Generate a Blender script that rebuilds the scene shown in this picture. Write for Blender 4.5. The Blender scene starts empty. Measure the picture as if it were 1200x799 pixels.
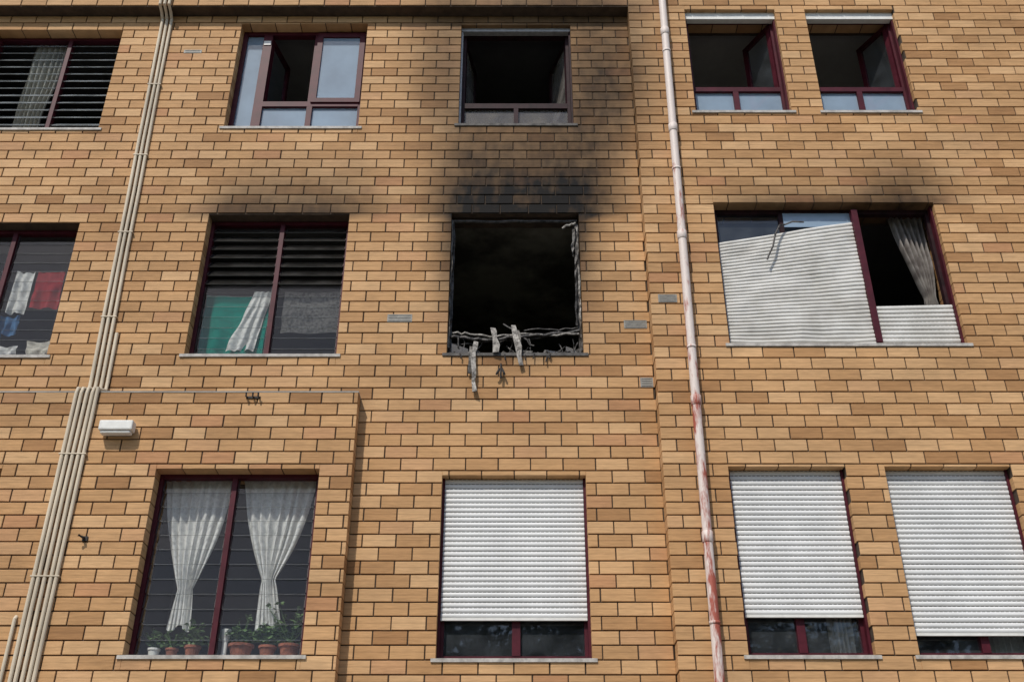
import bpy, bmesh, math, random
from mathutils import Vector, Matrix, noise
random.seed(7)
R=math.radians
sc=bpy.context.scene
# ---------------------------------------------------------------- materials
def newmat(name):
    m=bpy.data.materials.new(name); m.use_nodes=True
    nt=m.node_tree; b=nt.nodes['Principled BSDF']
    return m,nt,b
def link(nt,a,b): nt.links.new(a,b)
def simple(name,col,rough=.6,metal=0,var=.25,scale=6,bump=.15,bscale=60,col2=None,spec=.4,stretch=(1,1,1),p0=.35,p1=.62,zfade=None):
    m,nt,b=newmat(name)
    tc=nt.nodes.new('ShaderNodeTexCoord'); mp=nt.nodes.new('ShaderNodeMapping')
    mp.inputs['Scale'].default_value=stretch
    link(nt,tc.outputs['Object'],mp.inputs['Vector'])
    n=nt.nodes.new('ShaderNodeTexNoise'); n.inputs['Scale'].default_value=scale; n.inputs['Detail'].default_value=4
    n.inputs['Roughness'].default_value=.65
    link(nt,mp.outputs[0],n.inputs['Vector'])
    r=nt.nodes.new('ShaderNodeValToRGB')
    c2=col2 if col2 else tuple(c*(1-var) for c in col)
    r.color_ramp.elements[0].position=p0; r.color_ramp.elements[1].position=p1
    r.color_ramp.elements[0].color=(*c2,1); r.color_ramp.elements[1].color=(*col,1)
    fac=n.outputs['Fac']
    if zfade:   # rust gets scarcer with height
        sx=nt.nodes.new('ShaderNodeSeparateXYZ'); link(nt,tc.outputs['Object'],sx.inputs[0])
        zr=nt.nodes.new('ShaderNodeMapRange'); zr.inputs['From Min'].default_value=zfade[0]; zr.inputs['From Max'].default_value=zfade[1]
        zr.inputs['To Min'].default_value=zfade[2]; zr.inputs['To Max'].default_value=zfade[3]
        link(nt,sx.outputs['Z'],zr.inputs[0])
        ad=nt.nodes.new('ShaderNodeMath'); ad.operation='ADD'; link(nt,fac,ad.inputs[0]); link(nt,zr.outputs[0],ad.inputs[1]); fac=ad.outputs[0]
    link(nt,fac,r.inputs['Fac']); link(nt,r.outputs[0],b.inputs['Base Color'])
    b.inputs['Roughness'].default_value=rough; b.inputs['Metallic'].default_value=metal
    b.inputs['Specular IOR Level'].default_value=spec
    if bump>0.05:
        n2=nt.nodes.new('ShaderNodeTexNoise'); n2.inputs['Scale'].default_value=bscale; n2.inputs['Detail'].default_value=2
        link(nt,mp.outputs[0],n2.inputs['Vector'])
        bp=nt.nodes.new('ShaderNodeBump'); bp.inputs['Strength'].default_value=bump; bp.inputs['Distance'].default_value=.01
        link(nt,n2.outputs['Fac'],bp.inputs['Height']); link(nt,bp.outputs[0],b.inputs['Normal'])
    return m
def brickmat():
    m,nt,b=newmat('glazed_brick')
    def attr(n):
        a=nt.nodes.new('ShaderNodeAttribute'); a.attribute_name=n; return a.outputs['Fac']
    rnd,soot,v=attr('rnd'),attr('soot'),attr('vv')
    r=nt.nodes.new('ShaderNodeValToRGB'); cr=r.color_ramp
    cols=[(0,(.37,.195,.085)),(.10,(.45,.250,.113)),(.35,(.515,.297,.138)),(.65,(.55,.325,.157)),(.9,(.61,.38,.195)),(1,(.48,.25,.122))]
    cr.elements[0].color=(*cols[0][1],1); cr.elements[1].color=(*cols[-1][1],1)
    for p,c in cols[1:-1]:
        e=cr.elements.new(p); e.color=(*c,1)
    link(nt,rnd,r.inputs[0])
    geo=nt.nodes.new('ShaderNodeTexCoord')
    n=nt.nodes.new('ShaderNodeTexNoise'); n.inputs['Scale'].default_value=1.1; n.inputs['Detail'].default_value=5; n.inputs['Roughness'].default_value=.7
    mpg=nt.nodes.new('ShaderNodeMapping'); mpg.inputs['Scale'].default_value=(.6,.6,1.8)
    link(nt,geo.outputs['Object'],mpg.inputs['Vector']); link(nt,mpg.outputs[0],n.inputs['Vector'])
    mr=nt.nodes.new('ShaderNodeMapRange'); mr.inputs['From Min'].default_value=.3; mr.inputs['From Max'].default_value=.7
    mr.inputs['To Min'].default_value=.76; mr.inputs['To Max'].default_value=1.12
    link(nt,n.outputs['Fac'],mr.inputs[0])
    mp=nt.nodes.new('ShaderNodeMapping'); mp.inputs['Scale'].default_value=(9,9,70)
    link(nt,geo.outputs['Object'],mp.inputs['Vector'])
    n2=nt.nodes.new('ShaderNodeTexNoise'); n2.inputs['Scale'].default_value=1; n2.inputs['Detail'].default_value=3
    link(nt,mp.outputs[0],n2.inputs['Vector'])
    mr2=nt.nodes.new('ShaderNodeMapRange'); mr2.inputs['From Min'].default_value=.3; mr2.inputs['From Max'].default_value=.7
    mr2.inputs['To Min'].default_value=.86; mr2.inputs['To Max'].default_value=1.07
    link(nt,n2.outputs['Fac'],mr2.inputs[0])
    mul=nt.nodes.new('ShaderNodeMath'); mul.operation='MULTIPLY'
    link(nt,mr.outputs[0],mul.inputs[0]); link(nt,mr2.outputs[0],mul.inputs[1])
    a=nt.nodes.new('ShaderNodeMath'); a.operation='SUBTRACT'; a.inputs[1].default_value=.52; link(nt,v,a.inputs[0])
    ab=nt.nodes.new('ShaderNodeMath'); ab.operation='ABSOLUTE'; link(nt,a.outputs[0],ab.inputs[0])
    g=nt.nodes.new('ShaderNodeMapRange'); g.inputs['From Min'].default_value=.02; g.inputs['From Max'].default_value=.07
    g.inputs['To Min'].default_value=.84; g.inputs['To Max'].default_value=1
    link(nt,ab.outputs[0],g.inputs[0])
    mul2=nt.nodes.new('ShaderNodeMath'); mul2.operation='MULTIPLY'
    link(nt,mul.outputs[0],mul2.inputs[0]); link(nt,g.outputs[0],mul2.inputs[1])
    vm=nt.nodes.new('ShaderNodeVectorMath'); vm.operation='SCALE'
    link(nt,r.outputs[0],vm.inputs[0]); link(nt,mul2.outputs[0],vm.inputs['Scale'])
    mp3=nt.nodes.new('ShaderNodeMapping'); mp3.inputs['Scale'].default_value=(9,9,5)
    link(nt,geo.outputs['Object'],mp3.inputs['Vector'])
    n3=nt.nodes.new('ShaderNodeTexNoise'); n3.inputs['Scale'].default_value=1; n3.inputs['Detail'].default_value=4
    link(nt,mp3.outputs[0],n3.inputs['Vector'])
    sm=nt.nodes.new('ShaderNodeMapRange'); sm.inputs['From Min'].default_value=.28; sm.inputs['From Max'].default_value=.72
    sm.inputs['To Min'].default_value=.90; sm.inputs['To Max'].default_value=1.12
    link(nt,n3.outputs['Fac'],sm.inputs[0])
    s2=nt.nodes.new('ShaderNodeMath'); s2.operation='MULTIPLY'; s2.use_clamp=True
    link(nt,soot,s2.inputs[0]); link(nt,sm.outputs[0],s2.inputs[1])
    mx=nt.nodes.new('ShaderNodeMix'); mx.data_type='RGBA'
    link(nt,s2.outputs[0],mx.inputs['Factor']); link(nt,vm.outputs[0],mx.inputs['A']); mx.inputs['B'].default_value=(.008,.007,.0065,1)
    link(nt,mx.outputs['Result'],b.inputs['Base Color'])
    b.inputs['Roughness'].default_value=.68; b.inputs['Specular IOR Level'].default_value=.12
    ad=nt.nodes.new('ShaderNodeMath'); ad.operation='ADD'
    link(nt,n2.outputs['Fac'],ad.inputs[0]); link(nt,g.outputs[0],ad.inputs[1])
    bp=nt.nodes.new('ShaderNodeBump'); bp.inputs['Strength'].default_value=.4; bp.inputs['Distance'].default_value=.005
    link(nt,ad.outputs[0],bp.inputs['Height']); link(nt,bp.outputs[0],b.inputs['Normal'])
    return m
def glassmat(name,base=.08,tint=(.8,.86,.9),dirt=.06,dcol=(.4,.45,.5),rough=.02,dv=.5,ns=5):
    m=bpy.data.materials.new(name); m.use_nodes=True; nt=m.node_tree; nt.nodes.clear()
    out=nt.nodes.new('ShaderNodeOutputMaterial')
    tr=nt.nodes.new('ShaderNodeBsdfTransparent'); tr.inputs[0].default_value=(*tint,1)
    gl=nt.nodes.new('ShaderNodeBsdfGlossy'); gl.inputs['Roughness'].default_value=rough
    df=nt.nodes.new('ShaderNodeBsdfDiffuse'); df.inputs[0].default_value=(*dcol,1)
    tc=nt.nodes.new('ShaderNodeTexCoord')
    n=nt.nodes.new('ShaderNodeTexNoise'); n.inputs['Scale'].default_value=ns; n.inputs['Detail'].default_value=4
    link(nt,tc.outputs['Object'],n.inputs['Vector'])
    n1=nt.nodes.new('ShaderNodeTexNoise'); n1.inputs['Scale'].default_value=2.2; n1.inputs['Detail'].default_value=0
    link(nt,tc.outputs['Object'],n1.inputs['Vector'])
    bp=nt.nodes.new('ShaderNodeBump'); bp.inputs['Strength'].default_value=.04; bp.inputs['Distance'].default_value=.03
    link(nt,n1.outputs['Fac'],bp.inputs['Height']); link(nt,bp.outputs[0],gl.inputs['Normal'])
    # thin sheet: same reflectance from both sides
    ge=nt.nodes.new('ShaderNodeNewGeometry'); io=nt.nodes.new('ShaderNodeMapRange')
    io.inputs['To Min'].default_value=1.5; io.inputs['To Max'].default_value=1/1.5
    link(nt,ge.outputs['Backfacing'],io.inputs[0])
    fr=nt.nodes.new('ShaderNodeFresnel'); link(nt,io.outputs[0],fr.inputs[0])
    ad=nt.nodes.new('ShaderNodeMath'); ad.operation='ADD'; ad.use_clamp=True; ad.inputs[1].default_value=base
    link(nt,fr.outputs[0],ad.inputs[0])
    m1=nt.nodes.new('ShaderNodeMixShader'); link(nt,ad.outputs[0],m1.inputs[0]); link(nt,tr.outputs[0],m1.inputs[1]); link(nt,gl.outputs[0],m1.inputs[2])
    mr=nt.nodes.new('ShaderNodeMapRange'); mr.inputs['From Min'].default_value=.35; mr.inputs['From Max'].default_value=.7
    mr.inputs['To Min'].default_value=dirt*(1-dv); mr.inputs['To Max'].default_value=dirt*(1+dv*.8)
    link(nt,n.outputs['Fac'],mr.inputs[0])
    m2=nt.nodes.new('ShaderNodeMixShader'); link(nt,mr.outputs[0],m2.inputs[0]); link(nt,m1.outputs[0],m2.inputs[1]); link(nt,df.outputs[0],m2.inputs[2])
    link(nt,m2.outputs[0],out.inputs[0])
    return m
def clothmat(name,col,trans=.35,alpha=0,col2=None,scale=30):
    m=bpy.data.materials.new(name); m.use_nodes=True; nt=m.node_tree; nt.nodes.clear()
    out=nt.nodes.new('ShaderNodeOutputMaterial')
    tc=nt.nodes.new('ShaderNodeTexCoord')
    n=nt.nodes.new('ShaderNodeTexNoise'); n.inputs['Scale'].default_value=scale; n.inputs['Detail'].default_value=4
    link(nt,tc.outputs['Object'],n.inputs['Vector'])
    r=nt.nodes.new('ShaderNodeValToRGB'); c2=col2 or tuple(c*.8 for c in col)
    r.color_ramp.elements[0].color=(*c2,1); r.color_ramp.elements[1].color=(*col,1)
    r.color_ramp.elements[0].position=.35; r.color_ramp.elements[1].position=.6
    link(nt,n.outputs['Fac'],r.inputs[0])
    d=nt.nodes.new('ShaderNodeBsdfDiffuse'); t=nt.nodes.new('ShaderNodeBsdfTranslucent')
    link(nt,r.outputs[0],d.inputs[0]); link(nt,r.outputs[0],t.inputs[0])
    mx=nt.nodes.new('ShaderNodeMixShader'); mx.inputs[0].default_value=trans
    link(nt,d.outputs[0],mx.inputs[1]); link(nt,t.outputs[0],mx.inputs[2])
    last=mx.outputs[0]
    if alpha>0:
        tr=nt.nodes.new('ShaderNodeBsdfTransparent'); m2=nt.nodes.new('ShaderNodeMixShader'); m2.inputs[0].default_value=alpha
        link(nt,last,m2.inputs[1]); link(nt,tr.outputs[0],m2.inputs[2]); last=m2.outputs[0]
    link(nt,last,out.inputs[0]); return m

BR=brickmat()
MORTAR=simple('dark_mortar',(.075,.051,.034),.95,0,.4,8,.3)
MAROON=simple('maroon_aluminium',(.075,.010,.018),.5,0,.35,9,.0,spec=.2)
MAROON_S=simple('sooty_maroon',(.03,.010,.013),.6,0,.6,12,.0,spec=.2)
SILL=simple('stone_sill',(.48,.45,.41),.7,0,.4,14,.2)
SILLD=simple('sooty_sill',(.13,.12,.11),.8,0,.6,14,.2)
SHUT=simple('white_pvc_shutter',(.70,.70,.69),.5,0,.12,2.2,.0)
SHUTD=simple('scorched_pvc_shutter',(.68,.665,.63),.55,0,.2,2.5,.0,col2=(.52,.50,.46))
SLOT=simple('shutter_slot',(.10,.10,.095),.8,0,.1,5,0)
ALU=simple('silver_aluminium',(.42,.42,.42),.5,.3,.3,20,.0)
CLIP=simple('louvre_clip',(.05,.03,.03),.6,0,.3,20,.0)
BLADE=simple('louvre_blade_edge',(.13,.14,.135),.5,0,.3,20,.0)
BURNT=simple('burnt_metal',(.10,.092,.087),.6,.3,.8,25,.4,col2=(.015,.014,.013))
MELT=simple('melted_pvc',(.19,.175,.155),.6,0,.6,18,.4,col2=(.03,.027,.025))
MELTL=simple('melted_pvc_pale',(.40,.37,.33),.6,0,.6,26,.4,col2=(.06,.053,.046))
PVCW=simple('white_plastic',(.74,.73,.69),.45,0,.12,12,.0)
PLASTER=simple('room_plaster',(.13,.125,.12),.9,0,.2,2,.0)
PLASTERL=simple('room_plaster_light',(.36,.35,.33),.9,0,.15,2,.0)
SOOTROOM=simple('charred_plaster',(.04,.037,.03),.95,0,.8,1.6,.3,bscale=12,col2=(.010,.010,.009))
SOOTCEIL=simple('smoked_ceiling',(.32,.30,.23),.95,0,.8,1.5,.3,bscale=12,col2=(.09,.082,.062),p0=.38,p1=.6)
GLASS=glassmat('window_glass',.04)
GLASSB=glassmat('curtained_glass',.06,dirt=.52,dcol=(.40,.52,.65),dv=.18,ns=2)
GLASSD=glassmat('dirty_glass',.05,dirt=.6,dcol=(.18,.165,.15),rough=.15)
LOUV=glassmat('louvre_glass',.0,tint=(.95,.97,.97),dirt=.008,dcol=(.4,.42,.42))
LOUVM=glassmat('louvre_glass_milky',.06,dirt=.34,dcol=(.42,.44,.45))
LOUVD=glassmat('louvre_glass_smoked',.02,tint=(.45,.45,.45),dirt=.3,dcol=(.08,.075,.07))
CONC=simple('concrete',(.32,.30,.27),.9,0,.3,3,.3)
ASPH=simple('asphalt',(.055,.055,.056),.9,0,.3,5,.4,bscale=120)
PAVE=simple('pavement_slabs',(.42,.40,.36),.9,0,.25,4,.3)
PAINT=simple('road_paint',(.75,.75,.72),.7,0,.2,12,.1)
GRND=simple('ground_earth',(.12,.11,.07),.95,0,.4,.6,.4,col2=(.06,.09,.03))
PIPE=simple('peeling_pipe_paint',(.66,.57,.52),.55,0,.3,13,.2,col2=(.34,.085,.055),stretch=(1,1,.22),p0=.42,p1=.54,zfade=(5.0,9.5,-.03,.15))
COND=simple('cream_conduit',(.66,.56,.42),.6,0,.3,4,.0,stretch=(1,1,.3))
TERRA=simple('terracotta',(.33,.11,.06),.85,0,.5,14,.2)
LEAF=simple('plant_leaf',(.11,.18,.06),.5,0,.5,20,.0,col2=(.05,.09,.03))
TLEAF=simple('tree_leaf',(.07,.11,.03),.6,0,.5,1.2,.0,col2=(.035,.06,.018))
BARK=simple('tree_bark',(.12,.085,.06),.9,0,.4,8,.6,bscale=20)
BLACK=simple('black_iron',(.03,.025,.022),.7,0,.4,20,.3)
VENT=simple('vent_metal',(.27,.26,.235),.6,.1,.3,20,.1)
VENTL=simple('vent_slot',(.13,.125,.11),.7,.0,.3,20,.0)
WOOD=simple('door_wood',(.10,.035,.025),.5,0,.3,6,.1)
ROOF=simple('roof_gravel',(.2,.19,.17),.95,0,.3,8,.4)
SHEER=clothmat('sheer_curtain',(.86,.85,.82),.28,.08)
TEAL=clothmat('teal_cloth',(.0,.17,.13),.08)
WHITEC=clothmat('white_cloth',(.66,.65,.62),.2)
GREYC=clothmat('grey_blanket',(.12,.115,.11),.1,0,(.05,.05,.048),40)
REDC=clothmat('red_cloth',(.27,.025,.03),.2)
BLUEC=clothmat('blue_cloth',(.07,.16,.30),.2)
CREAM=clothmat('cream_cloth',(.6,.56,.48),.3)
DIRTC=clothmat('smoke_stained_curtain',(.30,.275,.25),.2,0,(.15,.13,.12),8)

# ---------------------------------------------------------------- mesh helper
class MB:
    def __init__(s): s.v=[];s.f=[];s.m=[];s.mats=[]
    def mi(s,mat):
        if mat not in s.mats: s.mats.append(mat)
        return s.mats.index(mat)
    def face(s,pts,mat):
        n=len(s.v); s.v+= [tuple(p) for p in pts]; s.f.append(tuple(range(n,n+len(pts)))); s.m.append(s.mi(mat))
    def box(s,x0,x1,y0,y1,z0,z1,mat,M=None):
        P=[Vector(p) for p in [(x0,y0,z0),(x1,y0,z0),(x1,y1,z0),(x0,y1,z0),(x0,y0,z1),(x1,y0,z1),(x1,y1,z1),(x0,y1,z1)]]
        if M: P=[M@p for p in P]
        n=len(s.v); s.v+=[tuple(p) for p in P]
        for f in [(0,3,2,1),(4,5,6,7),(0,1,5,4),(1,2,6,5),(2,3,7,6),(3,0,4,7)]:
            s.f.append(tuple(n+i for i in f)); s.m.append(s.mi(mat))
    def tube(s,pts,r,mat,seg=8,cap=True):
        pts=[Vector(p) for p in pts]; n0=len(s.v); rs=r if isinstance(r,(list,tuple)) else [r]*len(pts)
        for i,p in enumerate(pts):
            t=(pts[min(i+1,len(pts)-1)]-pts[max(i-1,0)]).normalized()
            a=Vector((1,0,0)) if abs(t.x)<.8 else Vector((0,1,0))
            u=t.cross(a).normalized(); w=t.cross(u)
            for k in range(seg):
                an=2*math.pi*k/seg
                s.v.append(tuple(p+(u*math.cos(an)+w*math.sin(an))*rs[i]))
        for i in range(len(pts)-1):
            for k in range(seg):
                a=n0+i*seg+k; b=n0+i*seg+(k+1)%seg
                s.f.append((a,b,b+seg,a+seg)); s.m.append(s.mi(mat))
        if cap:
            s.f.append(tuple(n0+k for k in range(seg))[::-1]); s.m.append(s.mi(mat))
            e=n0+(len(pts)-1)*seg
            s.f.append(tuple(e+k for k in range(seg))); s.m.append(s.mi(mat))
    def ribbon(s,pts,w,mat,th=.004,jit=0):
        P=[]
        for i,p in enumerate(pts):
            ww=w*(1+random.uniform(-jit,jit)); tw=random.uniform(-jit,jit)*.03
            x,y,z=p
            P.append([(x-ww/2,y-th+tw,z),(x+ww/2,y-th-tw,z),(x+ww/2,y+th-tw,z),(x-ww/2,y+th+tw,z)])
        n0=len(s.v)
        for q in P: s.v+=q
        for i in range(len(P)-1):
            for k in range(4):
                a=n0+i*4+k;b=n0+i*4+(k+1)%4
                s.f.append((a,b,b+4,a+4)); s.m.append(s.mi(mat))
    def grid(s,fn,nu,nv,mat):
        n0=len(s.v)
        for j in range(nv+1):
            for i in range(nu+1): s.v.append(tuple(fn(i/nu,j/nv)))
        for j in range(nv):
            for i in range(nu):
                a=n0+j*(nu+1)+i
                s.f.append((a,a+1,a+nu+2,a+nu+1)); s.m.append(s.mi(mat))
    def build(s,name,parent=None,smooth=False,bevel=0):
        me=bpy.data.meshes.new(name); me.from_pydata(s.v,[],s.f)
        for m in s.mats: me.materials.append(m)
        me.polygons.foreach_set('material_index',s.m)
        if smooth: me.polygons.foreach_set('use_smooth',[True]*len(s.f))
        me.update()
        o=bpy.data.objects.new(name,me); sc.collection.objects.link(o)
        if parent: o.parent=parent
        if bevel:
            b=o.modifiers.new('bevel','BEVEL'); b.width=bevel; b.segments=2; b.limit_method='ANGLE'
        return o
def empty(name,loc=(0,0,0)):
    o=bpy.data.objects.new(name,None); sc.collection.objects.link(o); return o

BLD=empty('brick_apartment_building')
# ---------------------------------------------------------------- facade layout (metres)
P=-.15
A1=(-5.95,-4.48,9.28,10.76); B1=(-3.13,-1.68,9.30,10.86); C1=(-.60,.65,9.34,10.84)
A2=(-5.95,-4.42,6.48,8.03); B2=(-3.12,-1.68,6.49,8.14); C2=(-.635,.665,6.50,8.15)
C3=(-.635,.64,3.66,5.27)
D3=(-3.13,-1.70,3.65,5.27); E3=(-5.95,-4.48,3.65,5.27)
F1=(1.95,2.98,9.39,10.93); G1=(3.32,4.33,9.39,10.93)
F2=(2.02,4.25,6.52,8.18)
F3=(1.88,2.90,3.65,5.29); G3=(3.25,4.35,3.65,5.29)
DOOR=(-.55,.55,.12,2.35)
BH=12.6
LX=-1.415; RX=1.31; LT=6.02; TB=10.98
def soot(x,z):
    def g(v,s): return math.exp(-(v/s)**2)
    n=noise.noise(Vector((x*1.1,z*.9,0)))*.12+noise.noise(Vector((x*3.5,z*1.6,3)))*.06
    s=0
    if z>8.10:
        h=z-8.10
        c=.06+.12*h
        half=.50+.03*h
        i=max(1.6*math.exp(-(h/.80)**2), .85*math.exp(-((h-.20)/1.6)**2))
        d=max(0,abs(x-c)-half)
        s+=i*math.exp(-(d/(.36+.08*h))**2)
        s+=.62*g(x-1.0,.46)*g(z-10.15,1.05)+.42*g(x+.80,.30)*g(z-10.3,.85)
        s+=.6*g(z-10.98,.22)*g(x-.2,1.1)
    e=0 if C2[0]<x<C2[1] else min(abs(x-C2[0]),abs(x-C2[1]))
    if z<=8.15: s+=.95*g(e,.13)*max(0,min(1,(z-6.5)/1.6))**1.1
    if 6.2<z<=6.5: s+=.25*g(x-.0,.45)*g(z-6.5,.2)
    h=z-8.12
    if h>0:
        c=-2.34+.18*h
        d=max(0,abs(x-c)-.45); s+=(.45*math.exp(-h/.14)+.52*math.exp(-(h/.55)**2))*g(d,.42)
    h=z-8.16
    if h>0:
        d=max(0,abs(x-4.0)-.08); s+=(.40*math.exp(-(h/.50)**2))*g(d,.36)
        d=max(0,abs(x-3.2)-.7); s+=(.40*math.exp(-h/.12)+.14*math.exp(-(h/.40)**2))*g(d,.42)
    s+=.16*g(z-5.98,.06)*(x<-1.4)+.06*g(z-4.4,.3)*(x<-4)  # thin darker band along the left block's top, fainter one at far left
    for o in (A1,B1,C1,F1,G1,A2,B2,F2,D3,C3,F3,G3):
        for xe in (o[0]-.02,o[1]+.02):
            dz=o[2]-z
            if 0<dz<.8: s+=.09*g(x-xe,.07)*math.exp(-dz/.3)
    s=1-math.exp(-1.9*s) if s>0 else 0
    if s>.03: s*=1+n*(1-s*.5)
    return max(0,min(1,s*1.03))
PITCH=2.84/24; BW=.29; J=.0112
class Bricks(MB):
    def __init__(s): super().__init__(); s.rnd=[]; s.soot=[]; s.vv=[]
    def brick(s,x0,x1,z0,z1,yp,depth,rn,zc0,zc1):
        c=.003; jy=random.uniform(-.0015,.0015); y=yp+jy
        n=len(s.v)
        tz=random.uniform(-.0018,.0018)
        s.v+=[(x0,yp+depth,z0),(x1,yp+depth,z0),(x1,yp+depth,z1),(x0,yp+depth,z1),
              (x0,y+c,z0),(x1,y+c,z0),(x1,y+c,z1),(x0,y+c,z1),
              (x0+c,y,z0+c),(x1-c,y+tz,z0+c),(x1-c,y+tz,z1-c),(x0+c,y,z1-c)]
        for f in [(0,1,5,4),(1,2,6,5),(2,3,7,6),(3,0,4,7),(4,5,9,8),(5,6,10,9),(6,7,11,10),(7,4,8,11),(8,9,10,11)]:
            s.f.append(tuple(n+i for i in f)); s.m.append(0)
        bs=random.uniform(.95,1.05)
        for v in s.v[n:]:
            s.rnd.append(rn); s.soot.append(soot(v[0],v[2])*bs); s.vv.append((v[2]-zc0)/(zc1-zc0))
bk=Bricks(); bk.mi(BR)
def sub(rects,o):
    out=[]
    for (a,b,c,d) in rects:
        if b<=o[0] or a>=o[1] or d<=o[2] or c>=o[3]: out.append((a,b,c,d)); continue
        if a<o[0]: out.append((a,o[0],c,d))
        if b>o[1]: out.append((o[1],b,c,d))
        m0,m1=max(a,o[0]),min(b,o[1])
        if c<o[2]: out.append((m0,m1,c,o[2]))
        if d>o[3]: out.append((m0,m1,o[3],d))
    return [r for r in out if r[1]-r[0]>.012 and r[3]-r[2]>.012]
Z0=3.66-31*PITCH
def lay(x0,x1,z0,z1,yp,ops,deepedges=()):
    r0=int(math.floor((z0-Z0)/PITCH))-1; r1=int((z1-Z0)/PITCH)+1
    for r in range(r0,r1+1):
        rz0=Z0+r*PITCH; off=(BW/2 if r%2 else 0)
        c0=int(math.floor((x0-off)/BW))-1; c1=int((x1-off)/BW)+1
        jit=random.uniform(-.007,.007); rowc=random.uniform(-.05,.05)
        for c in range(c0,c1+1):
            rr=min(1,max(0,random.random()+rowc))
            jw=random.uniform(-.0015,.0015)
            bx0=c*BW+off+J/2+jit+jw; bx1=bx0+BW-J-jw; bz0=rz0+J/2+random.uniform(-.001,.001); bz1=rz0+PITCH-J/2
            a,b,cc,d=max(bx0,x0),min(bx1,x1),max(bz0,z0),min(bz1,z1)
            if b-a<.012 or d-cc<.012: continue
            rects=[(a,b,cc,d)]
            for o in ops: rects=sub(rects,o)
            for t in rects:
                deep=.03
                for o in ops:
                    if t[0]<o[1]+.02 and t[1]>o[0]-.02 and t[2]<o[3]+.02 and t[3]>o[2]-.02: deep=.21 if yp==0 else .36
                if 'L' in deepedges and t[0]<x0+.02: deep=max(deep,.16)
                if 'R' in deepedges and t[1]>x1-.02: deep=max(deep,.16)
                if 'B' in deepedges and t[2]<z0+.02: deep=max(deep,.148)
                bk.brick(*t,yp,deep,rr,bz0,bz1)
sl=MB()
def slab(x0,x1,z0,z1,yp,ops,edges=()):
    y=yp+.012
    e=.008
    ops2=[(o[0]-e,o[1]+e,o[2]-e,o[3]+e) for o in ops]
    X0=x0+(.009 if 'L' in edges else 0); X1=x1-(.009 if 'R' in edges else 0); ZZ0=z0+(.009 if 'B' in edges else 0); ZZ1=z1
    xs=sorted({X0,X1,*[o[0] for o in ops2],*[o[1] for o in ops2]}); zs=sorted({ZZ0,ZZ1,*[o[2] for o in ops2],*[o[3] for o in ops2]})
    for i in range(len(xs)-1):
        for k in range(len(zs)-1):
            cx=(xs[i]+xs[i+1])/2; cz=(zs[k]+zs[k+1])/2
            if any(o[0]<cx<o[1] and o[2]<cz<o[3] for o in ops2): continue
            sl.face([(xs[i],y,zs[k]),(xs[i+1],y,zs[k]),(xs[i+1],y,zs[k+1]),(xs[i],y,zs[k+1])],MORTAR)
    for a,b,c,d in ops2:
        for p,q in [((a,c),(a,d)),((b,c),(b,d)),((a,c),(b,c)),((a,d),(b,d))]:
            sl.face([(p[0],y,p[1]),(q[0],y,q[1]),(q[0],.26,q[1]),(p[0],.26,p[1])],MORTAR)
    if 'L' in edges: sl.face([(X0,y,z0),(X0,y,z1),(X0,.02,z1),(X0,.02,z0)],MORTAR)
    if 'R' in edges: sl.face([(X1,y,z0),(X1,y,z1),(X1,.02,z1),(X1,.02,z0)],MORTAR)
    if 'B' in edges: sl.face([(x0,y,ZZ0),(x1,y,ZZ0),(x1,.02,ZZ0),(x0,.02,ZZ0)],MORTAR)
W=8.5
for fn in (lay,slab):
    fn(-W,RX,LT,TB,0,[A1,B1,C1,A2,B2,C2])
    fn(LX,RX,0,LT,0,[C3,DOOR])
    fn(-W,LX,0,LT,P,[D3,E3],('R',))
    fn(RX,W,0,BH,P,[F1,G1,F2,F3,G3],('L',))
    fn(-W,RX,TB,BH,P,[],('B',))
wall=bk.build('brick_facade',BLD)
for nm,arr in (('rnd',bk.rnd),('soot',bk.soot),('vv',bk.vv)):
    at=wall.data.attributes.new(nm,'FLOAT','POINT'); at.data.foreach_set('value',arr)
sl.box(-W,LX+.004,-.153,.0,LT-.002,LT+.012,CONC)
sl.box(-W,-W+.2,.03,9,0,BH,CONC); sl.box(W-.2,W,.03,9,0,BH,CONC); sl.box(-W,W,9,9.2,0,BH,CONC)
sl.box(-W-.1,W+.1,-.22,9.3,BH,BH+.12,CONC); sl.box(-W+.3,W-.3,.2,9,BH+.122,BH+.16,ROOF)
sl.build('wall_core',BLD)

# rooms
def room(name,x0,x1,zs,mat,ceil=None,depth=2.9,h0=.95,h1=1.78):
    m=MB(); z0=zs-h0; z1=zs+h1; y0=.262; y1=y0+depth; ceil=ceil or mat
    m.face([(x0,y0,z0),(x1,y0,z0),(x1,y1,z0),(x0,y1,z0)],mat)
    m.face([(x0,y0,z1),(x1,y0,z1),(x1,y1,z1),(x0,y1,z1)],ceil)
    m.face([(x0,y1,z0),(x1,y1,z0),(x1,y1,z1),(x0,y1,z1)],mat)
    m.face([(x0,y0,z0),(x0,y1,z0),(x0,y1,z1),(x0,y0,z1)],mat)
    m.face([(x1,y0,z0),(x1,y1,z0),(x1,y1,z1),(x1,y0,z1)],mat)
    m.build(name,BLD)
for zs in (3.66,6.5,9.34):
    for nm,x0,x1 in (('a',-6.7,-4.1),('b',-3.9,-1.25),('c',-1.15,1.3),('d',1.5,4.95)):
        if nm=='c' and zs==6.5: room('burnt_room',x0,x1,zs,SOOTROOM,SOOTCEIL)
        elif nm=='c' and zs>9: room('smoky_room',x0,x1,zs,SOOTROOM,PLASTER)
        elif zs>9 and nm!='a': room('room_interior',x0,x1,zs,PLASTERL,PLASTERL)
        else: room('room_interior',x0,x1,zs,PLASTER,PLASTER)

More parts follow.
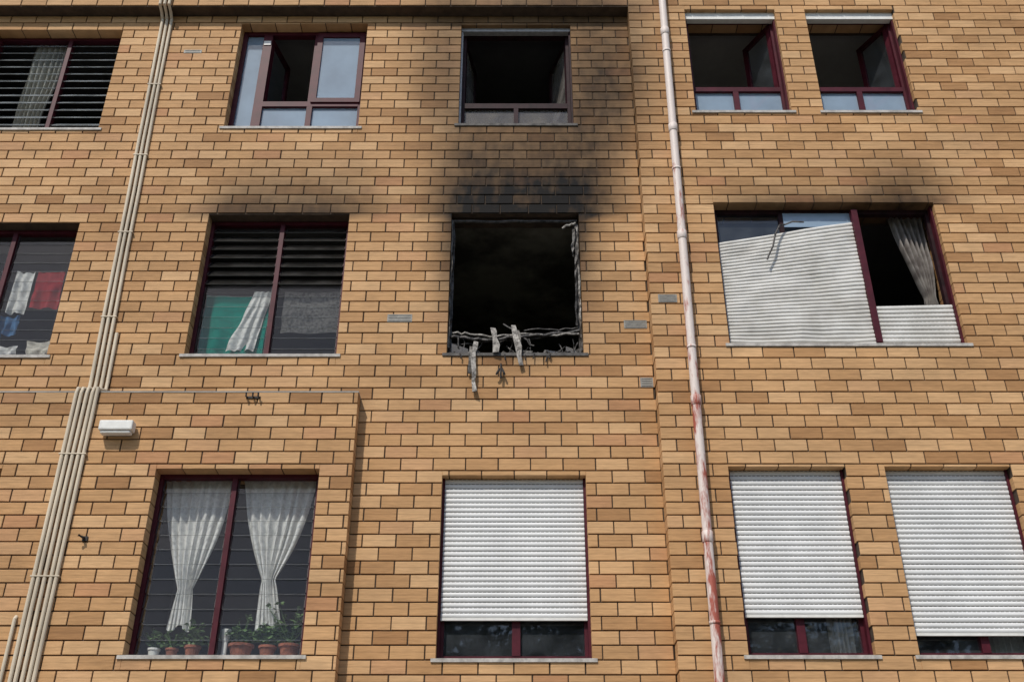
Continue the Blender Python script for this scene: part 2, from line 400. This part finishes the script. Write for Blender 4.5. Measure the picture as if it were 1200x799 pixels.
def rect_frame(m,x0,x1,z0,z1,y,w,th,mat,M=None,e=.0):
    m.box(x0,x0+w,y,y+th,z0,z1,mat,M); m.box(x1-w,x1,y,y+th,z0,z1,mat,M)
    m.box(x0+w,x1-w,y+e,y+th,z0,z0+w,mat,M); m.box(x0+w,x1-w,y+e,y+th,z1-w,z1,mat,M)
def sill(m,o,yp,mat=SILL):
    m.box(o[0]-.04,o[1]+.04,yp-.014,yp+.15,o[2]-.020,o[2]+.010,mat)
def pane(m,x0,x1,z0,z1,y,mat,M=None):
    p=[Vector(q) for q in [(x0,y,z0),(x1,y,z0),(x1,y,z1),(x0,y,z1)]]
    if M: p=[M@q for q in p]
    m.face(p,mat)
def louvres(m,x0,x1,z0,z1,y,pitch,tilt,mat):
    n=int((z1-z0)/pitch); pitch=(z1-z0)/n
    for i in range(n):
        zc=z0+(i+.5)*pitch; t=tilt+random.uniform(-2,2)
        M=Matrix.Translation((0,y,zc))@Matrix.Rotation(R(t),4,'X')
        pane(m,x0+.012,x1-.012,-pitch*.54,pitch*.54,0,mat,M)
        m.box(x0+.012,x1-.012,-.002,.002,-pitch*.552,-pitch*.54,BLADE,M)
        for xx in (x0+.002,x1-.014):
            m.box(xx,xx+.012,-.006,.006,-pitch*.45,pitch*.45,CLIP,M)
def hinge(x,z,ang,y): return Matrix.Translation((x,y,z))@Matrix.Rotation(R(ang),4,'Z')
def louvre_window(o,yp,mull,pitch,tilt,mat,tilt2=None,split=None,mat2=None):
    m=MB(); yf=yp+.13
    rect_frame(m,o[0],o[1],o[2]+.01,o[3],yf,.035,.07,MAROON)
    m.box(mull-.022,mull+.022,yf-.004,yf+.072,o[2]+.045,o[3]-.035,MAROON)
    for a,b in ((o[0]+.035,mull-.022),(mull+.022,o[1]-.035)):
        if split:
            louvres(m,a,b,o[2]+.045,split,yf+.035,pitch,tilt2,mat2 or mat); louvres(m,a,b,split,o[3]-.035,yf+.035,pitch,tilt,mat)
        else: louvres(m,a,b,o[2]+.045,o[3]-.035,yf+.035,pitch,tilt,mat)
    sill(m,o,yp); m.build('louvre_window',BLD)
louvre_window(A1,0,-5.11,.105,-40,LOUVM)
louvre_window(A2,0,-5.11,.105,-3,LOUV)
louvre_window(B2,0,-2.38,.105,-35,LOUVD,-2,7.37,LOUV)
louvre_window(D3,P,-2.46,.12,-7,LOUV)
louvre_window(E3,P,-5.11,.12,-7,LOUV)

def shutter(m,x0,x1,zl0,zl1,zr0,zr1,y,mat,pitch=.045,slots=True,warp=0):
    n=max(2,int(round(max(zl1-zl0,zr1-zr0)/pitch)))
    prof=[(0,0.002),(.07,-.006),(.3,-.0115),(.6,-.0115),(.84,-.006),(.92,0.003),(1,0.003)]
    N=14 if warp else 1
    for i in range(n):
        jj=0 if warp else random.uniform(-.0012,.0012)
        for k in range(N):
            u0,u1=k/N,(k+1)/N
            def pt(u,t,dy):
                z0=zl0+(zr0-zl0)*u; z1=zl1+(zr1-zl1)*u
                f=(i+t)/n
                w=warp*(noise.noise(Vector((u*2.3,f*2.2,5)))+.35*noise.noise(Vector((u*7,f*9,2)))) if warp else 0
                zz=z0+(z1-z0)*f+ (w*.5*f*(1-u*.5))
                return (x0+(x1-x0)*u, y+dy+w+jj, zz)
            for q in range(len(prof)-1):
                m.face([pt(u0,prof[q][0],prof[q][1]),pt(u1,prof[q][0],prof[q][1]),pt(u1,prof[q+1][0],prof[q+1][1]),pt(u0,prof[q+1][0],prof[q+1][1])],mat)
        if slots:
            w=x1-x0; c=int(w/.038)
            for k in range(c):
                u=(k+.5)/c; z0=zl0+(zr0-zl0)*u; z1=zl1+(zr1-zl1)*u
                f=(i+.965)/n; zz=z0+(z1-z0)*f
                xx=x0+w*u
                m.face([(xx-.012,y+.0005,zz-.0032),(xx+.012,y+.0005,zz-.0032),(xx+.012,y+.0005,zz+.0032),(xx-.012,y+.0005,zz+.0032)],SLOT)
def shuttered_window(o,yp,zb,mull,tiltb=0):
    m=MB(); yf=yp+.13
    m.box(o[0],o[0]+.022,yp+.07,yp+.13,o[2]+.01,o[3],MAROON); m.box(o[1]-.022,o[1],yp+.07,yp+.13,o[2]+.01,o[3],MAROON)
    shutter(m,o[0]+.024,o[1]-.024,zb,o[3],zb+tiltb,o[3],yp+.095,SHUT)
    m.box(o[0]+.024,o[1]-.024,yp+.082,yp+.104,zb-.022,zb-.002,PVCW)
    rect_frame(m,o[0],o[1],o[2]+.01,o[3],yf+.001,.05,.06,MAROON)
    m.box(mull-.035,mull+.035,yf-.004,yf+.058,o[2]+.06,o[3]-.05,MAROON)
    for a,b in ((o[0]+.05,mull-.035),(mull+.035,o[1]-.05)):
        pane(m,a,b,o[2]+.06,o[3]-.05,yf+.03,GLASS)
    sill(m,o,yp); m.build('roller_shutter_window',BLD)
shuttered_window(C3,0,4.025,.02)
shuttered_window(F3,P,4.01,2.36,.0)
shuttered_window(G3,P,3.86,3.85)

# B1
m=MB(); o=B1; yf=.13
rect_frame(m,o[0],o[1],o[2]+.01,o[3],yf,.05,.07,MAROON)
m.box(-2.89,-2.79,yf-.003,yf+.071,o[2]+.06,o[3]-.05,MAROON)
m.box(-2.79,-1.73,yf-.003,yf+.071,9.72,9.79,MAROON)
m.box(-2.295,-2.235,yf-.002,yf+.07,o[2]+.06,9.72,MAROON)
m.box(-2.295,-2.235,yf+.002,yf+.07,9.79,o[3]-.05,MAROON)
pane(m,o[0]+.05,-2.89,o[2]+.06,o[3]-.05,yf+.03,GLASSB)
pane(m,-2.79,-2.295,o[2]+.06,9.72,yf+.03,GLASSB); pane(m,-2.235,o[1]-.05,o[2]+.06,9.72,yf+.03,GLASSB)
rect_frame(m,-2.26,-1.715,9.77,o[3]-.035,yf-.02,.06,.05,MAROON)
pane(m,-2.2,-1.775,9.83,o[3]-.095,yf,GLASSB)
M=hinge(-2.79,0,78,yf+.05)
rect_frame(m,0,.5,9.80,o[3]-.06,0,.055,.04,MAROON,M); pane(m,.055,.445,9.85,o[3]-.115,.02,GLASS,M)
m.box(-2.88,-2.80,yf-.012,yf-.004,o[3]-.21,o[3]-.15,PVCW)
sill(m,o,0); m.build('casement_window',BLD)
# C1
m=MB(); o=C1
m.box(o[0],o[1],.05,.12,o[3]-.05,o[3],ALU)
m.box(o[0],o[0]+.02,.06,.13,o[2]+.01,o[3]-.05,ALU); m.box(o[1]-.02,o[1],.06,.13,o[2]+.01,o[3]-.05,MAROON_S)
rect_frame(m,o[0],o[1],o[2]+.01,o[3],yf+.001,.055,.06,MAROON_S)
m.box(o[0]+.055,o[1]-.055,yf-.004,yf+.058,9.69,9.76,MAROON_S)
m.box(.0,.05,yf-.003,yf+.057,o[2]+.065,9.69,MAROON_S)
pane(m,o[0]+.055,.0,o[2]+.065,9.69,yf+.03,GLASSD); pane(m,.05,o[1]-.055,o[2]+.065,9.69,yf+.03,GLASSD)
M=hinge(o[1]-.055,0,180-72,yf+.04)
rect_frame(m,0,.56,9.78,o[3]-.07,-.04,.05,.04,MAROON_S,M); pane(m,.05,.51,9.83,o[3]-.12,-.02,GLASSD,M)
M=hinge(o[0]+.055,0,80,yf+.04)
rect_frame(m,0,.56,9.78,o[3]-.07,0,.05,.04,MAROON_S,M); pane(m,.05,.51,9.83,o[3]-.12,.02,GLASSD,M)
sill(m,o,0,SILLD); m.build('casement_window',BLD)
# F1,G1
for o,x_m in ((F1,2.44),(G1,3.80)):
    m=MB(); yf=P+.13
    m.box(o[0],o[1],P+.05,P+.12,o[3]-.10,o[3],PVCW)
    m.box(o[0],o[0]+.02,P+.06,P+.129,o[2]+.01,o[3]-.1,MAROON); m.box(o[1]-.02,o[1],P+.06,P+.129,o[2]+.01,o[3]-.1,MAROON)
    rect_frame(m,o[0],o[1],o[2]+.01,o[3],yf+.001,.045,.06,MAROON)
    m.box(o[0]+.045,o[1]-.045,yf-.004,yf+.058,9.80,9.86,MAROON)
    m.box(x_m-.03,x_m+.03,yf-.003,yf+.057,o[2]+.055,9.80,MAROON)
    pane(m,o[0]+.045,x_m-.03,o[2]+.055,9.80,yf+.03,GLASSB); pane(m,x_m+.03,o[1]-.045,o[2]+.055,9.80,yf+.03,GLASSB)
    M=hinge(o[1]-.05,0,180-62,yf+.04)
    rect_frame(m,0,.46,9.88,o[3]-.06,-.04,.055,.04,MAROON,M); pane(m,.055,.405,9.93,o[3]-.12,-.02,GLASS,M)
    sill(m,o,P); m.build('casement_window',BLD)
# F2
m=MB(); o=F2; yf=P+.13; mu=3.45
rect_frame(m,o[0],o[1],o[2]+.01,o[3],yf+.001,.05,.06,MAROON_S)
m.box(mu-.03,mu+.03,P+.05,yf+.058,o[2]+.06,o[3]-.05,MAROON)
m.box(o[0],o[0]+.02,P+.06,P+.13,o[2]+.01,o[3],MAROON); m.box(o[1]-.02,o[1],P+.06,P+.13,o[2]+.01,o[3],MAROON)
shutter(m,o[0]+.022,mu-.032,6.55,7.74,6.55,8.0,P+.085,SHUTD,slots=False,warp=.03)
shutter(m,mu+.032,o[1]-.022,6.55,7.0,6.55,7.02,P+.095,SHUTD,slots=True,warp=0)
pane(m,o[0]+.05,mu-.03,o[2]+.06,o[3]-.05,yf+.03,GLASS)
m.box(2.70,2.74,yf,yf+.05,7.6,8.13,MAROON_S)
m.box(2.74,mu-.03,yf-.01,yf-.004,7.96,8.13,GLASSB)
m.tube([(2.72,P+.04,7.93),(2.66,P+.01,7.90),(2.60,P,7.78),(2.56,P,7.64),(2.50,P+.01,7.52),(2.49,P+.01,7.49)],.010,BURNT,6)
m.tube([(2.72,P+.04,7.93),(2.80,P+.03,7.96),(2.92,P+.05,7.97)],.009,MELT,6)
sill(m,o,P); m.build('damaged_shutter_window',BLD)
# C2
m=MB(); o=C2
def wob(a,b,n,amp):
    a=Vector(a);b=Vector(b)
    return [a.lerp(b,i/n)+Vector((random.uniform(-amp,amp),random.uniform(-amp,amp),random.uniform(-amp,amp))) for i in range(n+1)]
m.ribbon(wob((o[0]+.02,.10,o[2]),(o[0]+.02,.10,o[3]-.02),16,.004),.032,BURNT,.012,.25)
m.ribbon(wob((o[0]+.01,.05,6.6),(o[0]+.012,.05,8.1),14,.003),.016,MELT,.006,.4)
m.ribbon(wob((o[1]-.02,.10,o[2]),(o[1]-.02,.10,o[3]-.02),16,.004),.03,BURNT,.012,.25)
m.ribbon(wob((o[1]-.055,.06,6.85),(o[1]-.035,.07,7.95),14,.005),.02,BURNT,.006,.5)
m.ribbon(wob((o[1]-.02,.04,6.7),(o[1]-.02,.04,8.0),14,.004),.014,MELTL,.006,.5)
m.ribbon(wob((o[1]-.07,.05,7.65),(o[1]-.06,.06,8.02),8,.008),.022,MELT,.006,.6)
m.tube(wob((o[1]-.17,.06,8.02),(o[1]-.03,.04,8.06),6,.01),.014,MELTL,6)
m.tube(wob((o[0]+.02,.08,8.11),(o[1]-.02,.08,8.11),12,.006),.016,BURNT,6)
m.tube(wob((o[0]+.02,.09,6.745),(-.25,.07,6.70),8,.012)+wob((-.2,.07,6.71),(o[1]-.03,.09,6.80),12,.012),.018,BURNT,6)
m.tube(wob((o[0]+.02,.10,6.80),(-.3,.08,6.76),8,.014)+wob((-.24,.08,6.75),(o[1]-.03,.08,6.765),12,.014),.012,MELTL,6)
m.tube(wob((o[0]+.03,.12,6.66),(.3,.10,6.735),12,.016),.010,BURNT,6)
m.tube(wob((.1,.12,6.83),(o[1]-.03,.12,6.86),8,.01),.008,BURNT,6)
m.tube(wob((-.1,.13,6.9),(.2,.05,6.62),8,.012),.009,BURNT,6)
m.ribbon([(-.36,.04,6.66),(-.365,-.01,6.58),(-.375,-.035,6.50),(-.38,-.04,6.40),(-.37,-.05,6.28),(-.375,-.04,6.18),(-.36,-.05,6.08)],.048,MELTL,.008,.4)
m.ribbon([(-.40,.03,6.60),(-.405,-.03,6.50),(-.41,-.035,6.36),(-.415,-.03,6.28)],.025,MELT,.006,.4)
m.ribbon([(-.20,.02,6.80),(-.19,-.02,6.74),(-.18,-.03,6.66),(-.165,-.035,6.58),(-.17,-.04,6.50)],.05,MELTL,.006,.35)
m.ribbon([(-.005,.02,6.83),(.005,-.02,6.76),(.02,-.03,6.66),(.045,-.04,6.56),(.05,-.04,6.46),(.07,-.04,6.36)],.048,MELTL,.006,.35)
m.ribbon([(.03,.03,6.78),(.05,-.01,6.7),(.055,-.03,6.6),(.05,-.03,6.52)],.03,MELT,.006,.3)
for i in range(190):
    x=random.uniform(o[0]+.03,o[1]-.03); y=random.uniform(.0,.2); r=random.uniform(.008,.036)
    M=Matrix.Translation((x,y,o[2]+.01+r*.5))@Matrix.Rotation(random.uniform(0,6),4,Vector((random.random(),random.random(),random.random())).normalized())
    m.box(-r,r,-r*.5,r*.5,-r*.35,r*.35,random.choice([BURNT,BLACK,BURNT,BLACK,MELT]),M)
for i in range(22):
    x=random.uniform(o[0]+.05,o[1]-.05); z=6.53
    m.tube(wob((x,.1,z),(x+random.uniform(-.12,.12),random.uniform(.02,.2),z+random.uniform(.05,.2)),4,.012),random.uniform(.004,.009),BURNT,5)
for i in range(7):
    x=random.uniform(o[0]+.08,o[1]-.08)
    m.tube(wob((x,.0,6.52),(x+random.uniform(-.03,.03),-.03,6.52-random.uniform(.05,.16)),4,.006),random.uniform(.004,.008),BLACK,5)
sill(m,o,0,SILLD); m.build('burnt_window_remains',BLD)
m=MB()
for (a,b,h) in ((-.60,-.42,.15),(-.42,-.30,.09),(.3,.5,.08),(.5,.62,.12)):
    m.face([(a,.09,6.52),(b,.09,6.52),(b-.02,.09,6.52+h*.6),((a+b)/2,.09,6.52+h*.8),(a,.09,6.52+h)],GLASSD)
m.build('broken_glass',BLD)
m=MB()
for i in range(6):
    z=7.2+i*.16
    m.tube(wob((-.9,2.6,z),(1.0,2.7,z+random.uniform(-.06,.06)),8,.03),.02,BURNT,5)
for x in (-.9,1.0): m.tube(wob((x,2.65,5.6),(x,2.65,8.1),8,.02),.025,BURNT,6)
m.build('charred_shelving')
m=MB(); rect_frame(m,DOOR[0],DOOR[1],DOOR[2],DOOR[3],.12,.07,.07,MAROON); m.box(DOOR[0]+.07,DOOR[1]-.07,.14,.18,DOOR[2]+.07,DOOR[3]-.07,WOOD)
m.box(-.35,.35,.13,.139,1.2,2.1,GLASSB); m.tube([(.4,.12,1.0),(.4,.09,1.0),(.4,.09,1.3),(.4,.12,1.3)],.012,ALU)
m.build('entrance_door',BLD,bevel=.004)

# ---------------------------------------------------------------- things on the wall
def pipe_x(z): return 1.615+(z-3.5)*.0105
m=MB(); yv=P-.07
m.tube([(pipe_x(z),yv,z) for z in [i*.5 for i in range(0,26)]],.041,PIPE,20)
for z in (1.9,4.62,5.9,7.72,9.1,10.5):
    m.tube([(pipe_x(z),yv,z-.05),(pipe_x(z),yv,z-.045),(pipe_x(z),yv,z+.045),(pipe_x(z),yv,z+.05)],[.043,.048,.048,.043],PIPE,20)
for z in (3.9,6.45,8.55,10.2):
    m.tube([(pipe_x(z),yv,z-.012),(pipe_x(z),yv,z+.012)],.046,PIPE,16)
    m.box(pipe_x(z)-.012,pipe_x(z)+.012,yv+.04,P+.01,z-.012,z+.012,BLACK)
m.tube([(pipe_x(.5),yv,.14),(pipe_x(.5),yv-.08,.12)],.05,PIPE,16)
m.build('drainpipe',smooth=True)
m=MB()
xs=[-3.975,-3.93,-3.88,-3.83,-3.785]
def up(x,i,z): return -3.93+(i)*.052-(z-6.1)*.024
for i,x in enumerate(xs):
    lo=[(x+random.uniform(-.004,.004),P-.02,z) for z in (0,1,2,3,4,5,6.0)]
    if i<4:
        pts=lo+[(x+.006,P-.018,6.05),(up(x,i,6.1),-.03,6.10),(up(x,i,6.2),-.02,6.2)]
        if i==3: pts+=[(up(x,i,6.7),-.02,6.72)]
        else: pts+=[(up(x,i,z)+random.uniform(-.004,.004),-.02,z) for z in (7,7.7,8.4,9.1,10,10.9)]+[(up(x,i,10.95),-.08,10.955),(up(x,i,11),P-.02,10.99),(up(x,i,12.4),P-.02,12.5)]
    else: pts=lo+[(x,P-.02,6.06)]
    m.tube(pts,.017,COND,10)
m.tube([(-4.05,P-.02,0),(-4.05,P-.02,3.95),(-4.05,P,3.97)],.015,COND,10)
for z in (1,2.1,3.2,4.3,5.4):
    m.box(-4.0,-3.76,P-.039,P+.0,z-.005,z+.005,COND)
for z in (6.9,7.9,8.9,9.9):
    c=up(0,1,z); m.box(c-.075,c+.075,-.039,0,z-.005,z+.005,COND)
m.build('cable_conduits',smooth=False)
m=MB()
x,z=-3.52,5.63
m.box(x-.15,x+.15,P-.115,P-.02,z-.035,z+.06,PVCW); m.box(x-.135,x+.135,P-.10,P-.03,z-.062,z-.036,PVCW); m.box(x-.12,x+.12,P-.02,P+.005,z-.05,z+.04,CONC)
m.build('wall_lamp',bevel=.012)
def vent(x,z,w,h,yp):
    m=MB(); m.box(x-w/2,x+w/2,yp-.004,yp+.01,z-h/2,z+h/2,VENT)
    n=max(2,int(h/.022))
    for i in range(n):
        zz=z-h/2+h*(i+.5)/n
        m.box(x-w/2+.012,x+w/2-.012,yp-.0065,yp-.0042,zz-.003,zz+.003,VENTL)
    m.build('wall_vent',bevel=.002)
for a in [(-1.10,6.90,.24,.085,0),(-3.63,10.42,.20,.05,0),(1.17,6.83,.22,.09,0),(1.475,7.03,.18,.09,P),(1.24,6.20,.12,.10,0)]: vent(*a)
m=MB(); m.box(-2.43,-2.30,P-.01,P+.005,5.955,5.975,BLACK)
for xx in (-2.42,-2.36,-2.31): m.tube([(xx,P,5.965),(xx,P-.05,5.955),(xx,P-.055,5.99)],.008,BLACK,6)
m.build('cable_bracket')
m=MB(); m.tube([(-3.63,P,4.63),(-3.63,P-.05,4.63),(-3.66,P-.07,4.64)],.012,BLACK,6); m.box(-3.645,-3.60,P-.012,P+.004,4.61,4.65,BLACK)
m.build('wall_hook')
m=MB(); m.tube([(-.12,.0,6.38),(-.12,-.05,6.37),(-.12,-.05,6.31)],.009,BLACK,6)
for dx in (-.035,0,.03): m.tube([(-.12+dx*.3,-.05,6.32),(-.12+dx,-.06,6.27),(-.12+dx*1.2,-.05,6.22+abs(dx))],.011,BLACK,6)
m.build('charred_fitting')

# ---------------------------------------------------------------- cloths
def cloth(name,x0,x1,z0,z1,y,mat,folds=3,amp=.02,skew=0,narrow=0,sag=.02,seed=0):
    m=MB()
    def fn(u,v):
        t=1-v
        cx=(x0+x1)/2+skew*t; w=(x1-x0)*(1-narrow*t)
        x=cx+(u-.5)*w+.015*noise.noise(Vector((u*3,v*3,seed)))
        yy=y+amp*(.4+t)*math.sin(u*folds*6.28+seed+1.5*noise.noise(Vector((u*2,v*2,seed+9))))+.02*noise.noise(Vector((u*4,v*3,seed+4)))
        z=z0+(z1-z0)*v-sag*math.sin(u*3.14)*v+.02*noise.noise(Vector((u*4,seed,1)))*t
        return (x,yy,z)
    m.grid(fn,40,30,mat); return m.build(name,smooth=True)
cloth('teal_towel',-3.09,-2.44,6.64,7.33,.25,TEAL,2.5,.018,0,.02,.03,1)
cloth('white_towel',-2.60,-2.42,6.66,7.34,.215,WHITEC,3,.012,-.16,-.5,.0,2)
cloth('grey_blanket',-2.30,-1.72,6.87,7.35,.235,GREYC,1.5,.008,0,0,.01,3)
cloth('white_shirt',-5.05,-4.86,7.10,7.60,.24,WHITEC,2,.02,0,0,.02,4)
cloth('red_towel',-4.83,-4.56,7.16,7.60,.24,REDC,1.5,.012,0,0,.01,5)
cloth('blue_shirt',-5.1,-4.9,6.85,7.08,.25,BLUEC,2,.02,0,0,.02,6)
cloth('cream_cloth',-4.78,-4.5,6.55,6.80,.26,CREAM,2,.02,0,.3,.02,7)
cloth('white_shirt',-5.05,-4.85,6.55,6.74,.25,WHITEC,2,.02,0,.3,.02,8)
m=MB()
for a,b,z in ((-5.9,-4.44,7.60),(-3.1,-1.7,7.345)): m.tube([(a,.24,z),(b,.24,z)],.005,BLACK,5)
m.build('clothes_line')
def curtain(name,xa0,xa1,xp,wp,zt,zp,zb,y,mat,wb=None,folds=9,amp=.018,xb=None):
    wb=wb or wp*1.8; xb=xp if xb is None else xb; m=MB()
    def fn(u,v):
        z=zt+(zb-zt)*v; vp=(zt-zp)/(zt-zb)
        if v<vp:
            t=v/vp; s=t**.85
            w=(xa1-xa0)*(1-s)+wp*s; c=(xa0+xa1)/2*(1-s)+xp*s
            w+= (xa1-xa0)*.16*math.sin(t*3.14)
        else:
            t=(v-vp)/(1-vp); w=wp+(wb-wp)*(t**.6); c=xp+(xb-xp)*t
        a=amp*(1+.8*math.sin(v*3)) 
        x=c+(u-.5)*w+.006*math.sin(u*37+v*5)
        yy=y+a*math.sin(u*folds*6.28+2*noise.noise(Vector((u*3,v*2,xp))))+.03*noise.noise(Vector((u*2,v*3,xp+3)))
        return (x,yy,z+ (.03*math.sin(u*9+xp) if v>.97 else 0))
    m.grid(fn,110,40,mat)
    return m.build(name,smooth=True)
curtain('sheer_curtain',-3.12,-2.50,-2.80,.12,5.27,4.27,3.95,.13,SHEER,.20,7,.012)
curtain('sheer_curtain',-2.42,-1.75,-2.10,.11,5.27,4.36,3.96,.13,SHEER,.22,7,.012,xb=-2.05)
curtain('window_curtain',-5.55,-5.2,-5.42,.3,10.8,9.7,9.2,.26,CREAM,.28,6)
curtain('smoke_stained_curtain',3.85,4.22,4.12,.10,8.2,7.2,6.9,.12,DIRTC,.16,6)
curtain('window_curtain',2.60,2.86,2.74,.2,5.2,4.0,3.6,.16,CREAM,.2,5)
curtain('window_curtain',3.95,4.32,4.1,.3,5.2,4.0,3.6,.16,SHEER,.3,6)

# ---------------------------------------------------------------- potted plants
def plant(x,y,z,pr,ph,kind,mat=TERRA,seed=0):
    rd=random.Random(seed); m=MB()
    m.tube([(x,y,z),(x,y,z+ph*.8),(x,y,z+ph*.8),(x,y,z+ph)],[pr*.72,pr*.95,pr*1.08,pr*1.1],mat,18)
    m.tube([(x,y,z+ph-.012),(x,y,z+ph+.001)],pr*.95,BLACK,14)
    for i in range(kind[0]):
        a=rd.uniform(0,6.28); L=rd.uniform(.4,1)*kind[1]; el=rd.uniform(.1,1.45)
        d=Vector((math.cos(a)*math.cos(el),math.sin(a)*math.cos(el)*.35,math.sin(el)))
        p0=Vector((x,y,z+ph)); pts=[p0,p0+d*L*.5,p0+d*L+Vector((0,0,-L*.12))]
        m.tube(pts,.003,LEAF,4,False)
        for k in range(kind[2]):
            t=rd.uniform(.3,1); c=p0+d*L*t; la=rd.uniform(0,6.28); s=kind[3]*rd.uniform(.6,1.2)
            u=Vector((math.cos(la),math.sin(la)*.6,rd.uniform(-.6,.6))).normalized(); w=u.cross(Vector((rd.uniform(-1,1),rd.uniform(-1,1),1))).normalized()*s*.38
            u*=s
            m.face([c,c+u*.5+w,c+u,c+u*.5-w],LEAF)
    return m.build('potted_plant')
yb=.13
zp=3.70
plant(-2.66,yb,zp,.065,.10,(22,.24,8,.05),TERRA,1)
plant(-2.98,yb,zp,.05,.08,(12,.18,6,.045),PVCW,2)
plant(-2.26,yb,zp,.10,.11,(26,.30,8,.05),TERRA,3)
plant(-2.04,yb,zp,.07,.10,(20,.22,8,.05),TERRA,4)
plant(-1.86,yb,zp,.085,.11,(24,.46,8,.055),TERRA,5)
plant(-2.83,yb,zp,.05,.08,(14,.2,6,.04),TERRA,6)
m=MB(); m.tube([(-2.39,.1,3.83),(-2.39,.1,3.88),(-2.39,.1,3.93)],[.025,.035,.04],PVCW,14); m.tube([(-2.39,.1,3.70),(-2.39,.1,3.83)],.022,PVCW,12); m.build('white_cup')
m=MB(); m.box(-3.08,-1.74,.055,.262,3.67,3.698,PLASTERL); m.build('window_shelf')

# ---------------------------------------------------------------- street, ground, trees
m=MB(); m.box(-400,400,-400,400,-.5,-.12,GRND); m.build('ground')
m=MB(); m.face([(-120,-12.5,-.116),(120,-12.5,-.116),(120,-3,-.116),(-120,-3,-.116)],ASPH); m.build('road')
m=MB(); m.box(-120,120,-3,.02,-.3,.0,PAVE); m.build('pavement')
m=MB(); m.box(-120,120,-3.15,-3.0,-.3,.004,CONC); m.build('kerb')
m=MB(); m.box(-120,120,-15,-12.5,-.3,.0,PAVE); m.build('pavement')
m=MB()
for i in range(-12,13): m.face([(i*5,-7.8,-.112),(i*5+2.5,-7.8,-.112),(i*5+2.5,-7.68,-.112),(i*5,-7.68,-.112)],PAINT)
m.build('road_markings')
m=MB(); m.box(-.8,.8,-.3,.1,0.001,.118,CONC); m.build('door_step',BLD)
rd=random.Random(3)
tm=MB()
tm.tube([(0,0,-.1),(.1,0,2),(.0,.1,5),(.15,0,8),(.1,0,10.5)],[.28,.22,.17,.1,.03],BARK,10)
ends=[]
for i in range(24):
    z=rd.uniform(3,9.8); a=rd.uniform(0,6.28); L=rd.uniform(1.4,3.2)*(1.15-abs(z-6)/9)
    p=Vector((.05,0,z)); q=p+Vector((math.cos(a)*L*.6,math.sin(a)*L*.6,L*.3)); e=p+Vector((math.cos(a)*L,math.sin(a)*L,L*.75))
    tm.tube([p,q,e],[.08,.05,.015],BARK,6); ends+=[q,e,(q+e)/2]
ends+=[Vector((.1,0,10.5)),Vector((.1,0,9.6)),Vector((.1,0,11))]
for e in ends:
    rr=rd.uniform(.5,1.0)
    for k in range(85):
        d=Vector((rd.gauss(0,1),rd.gauss(0,1),rd.gauss(0,.8)))*rr*.55; c=e+d; s=rd.uniform(.09,.19)
        u=Vector((rd.gauss(0,1),rd.gauss(0,1),rd.gauss(0,1))).normalized(); w=u.orthogonal().normalized()*s*.5; u*=s
        tm.face([c-u,c+w,c+u,c-w],TLEAF)
tree=tm.build('tree')
tree.location=(-11,-30,-.12); tree.scale=(1.3,1.3,1.3)
for i,(x,y,s) in enumerate([(-5.5,-33,1.35),(.8,-31,1.18),(6,-34,1.45),(11.5,-31,1.2),(17,-35,1.45),(-17,-33,1.4),(-24,-31,1.2),(23,-32,1.3)]):
    t=bpy.data.objects.new('tree',tree.data); t.location=(x,y,-.12); t.scale=(s,s,s); t.rotation_euler=(0,0,i*1.3); sc.collection.objects.link(t)

# ---------------------------------------------------------------- light, sky, camera
el,az=49,-25
d=Vector((math.sin(R(az))*math.cos(R(el)),-math.cos(R(az))*math.cos(R(el)),math.sin(R(el))))
L=bpy.data.lights.new('sun','SUN'); L.energy=3.5; L.angle=R(1.5); L.color=(1,.95,.87)
lo=bpy.data.objects.new('sun',L); lo.rotation_euler=d.to_track_quat('Z','Y').to_euler(); lo.location=(-5,-20,25); sc.collection.objects.link(lo)
w=bpy.data.worlds.new('World'); sc.world=w; w.use_nodes=True; nt=w.node_tree
sky=nt.nodes.new('ShaderNodeTexSky'); sky.sky_type='NISHITA'; sky.sun_disc=False
sky.sun_elevation=R(el); sky.sun_rotation=R(180-az)
bg=nt.nodes['Background']; bg.inputs[1].default_value=.145
nt.links.new(sky.outputs[0],bg.inputs[0])
cam=bpy.data.cameras.new('camera'); cam.sensor_width=36; cam.lens=37.23; cam.clip_end=2000; cam.clip_start=.05
co=bpy.data.objects.new('camera',cam); co.location=(0,-8.74,1.6); co.rotation_euler=(R(120),0,0); cam.shift_x=-.0017
sc.collection.objects.link(co); sc.camera=co
sc.view_settings.view_transform='Standard'; sc.view_settings.look='None'; sc.view_settings.exposure=0
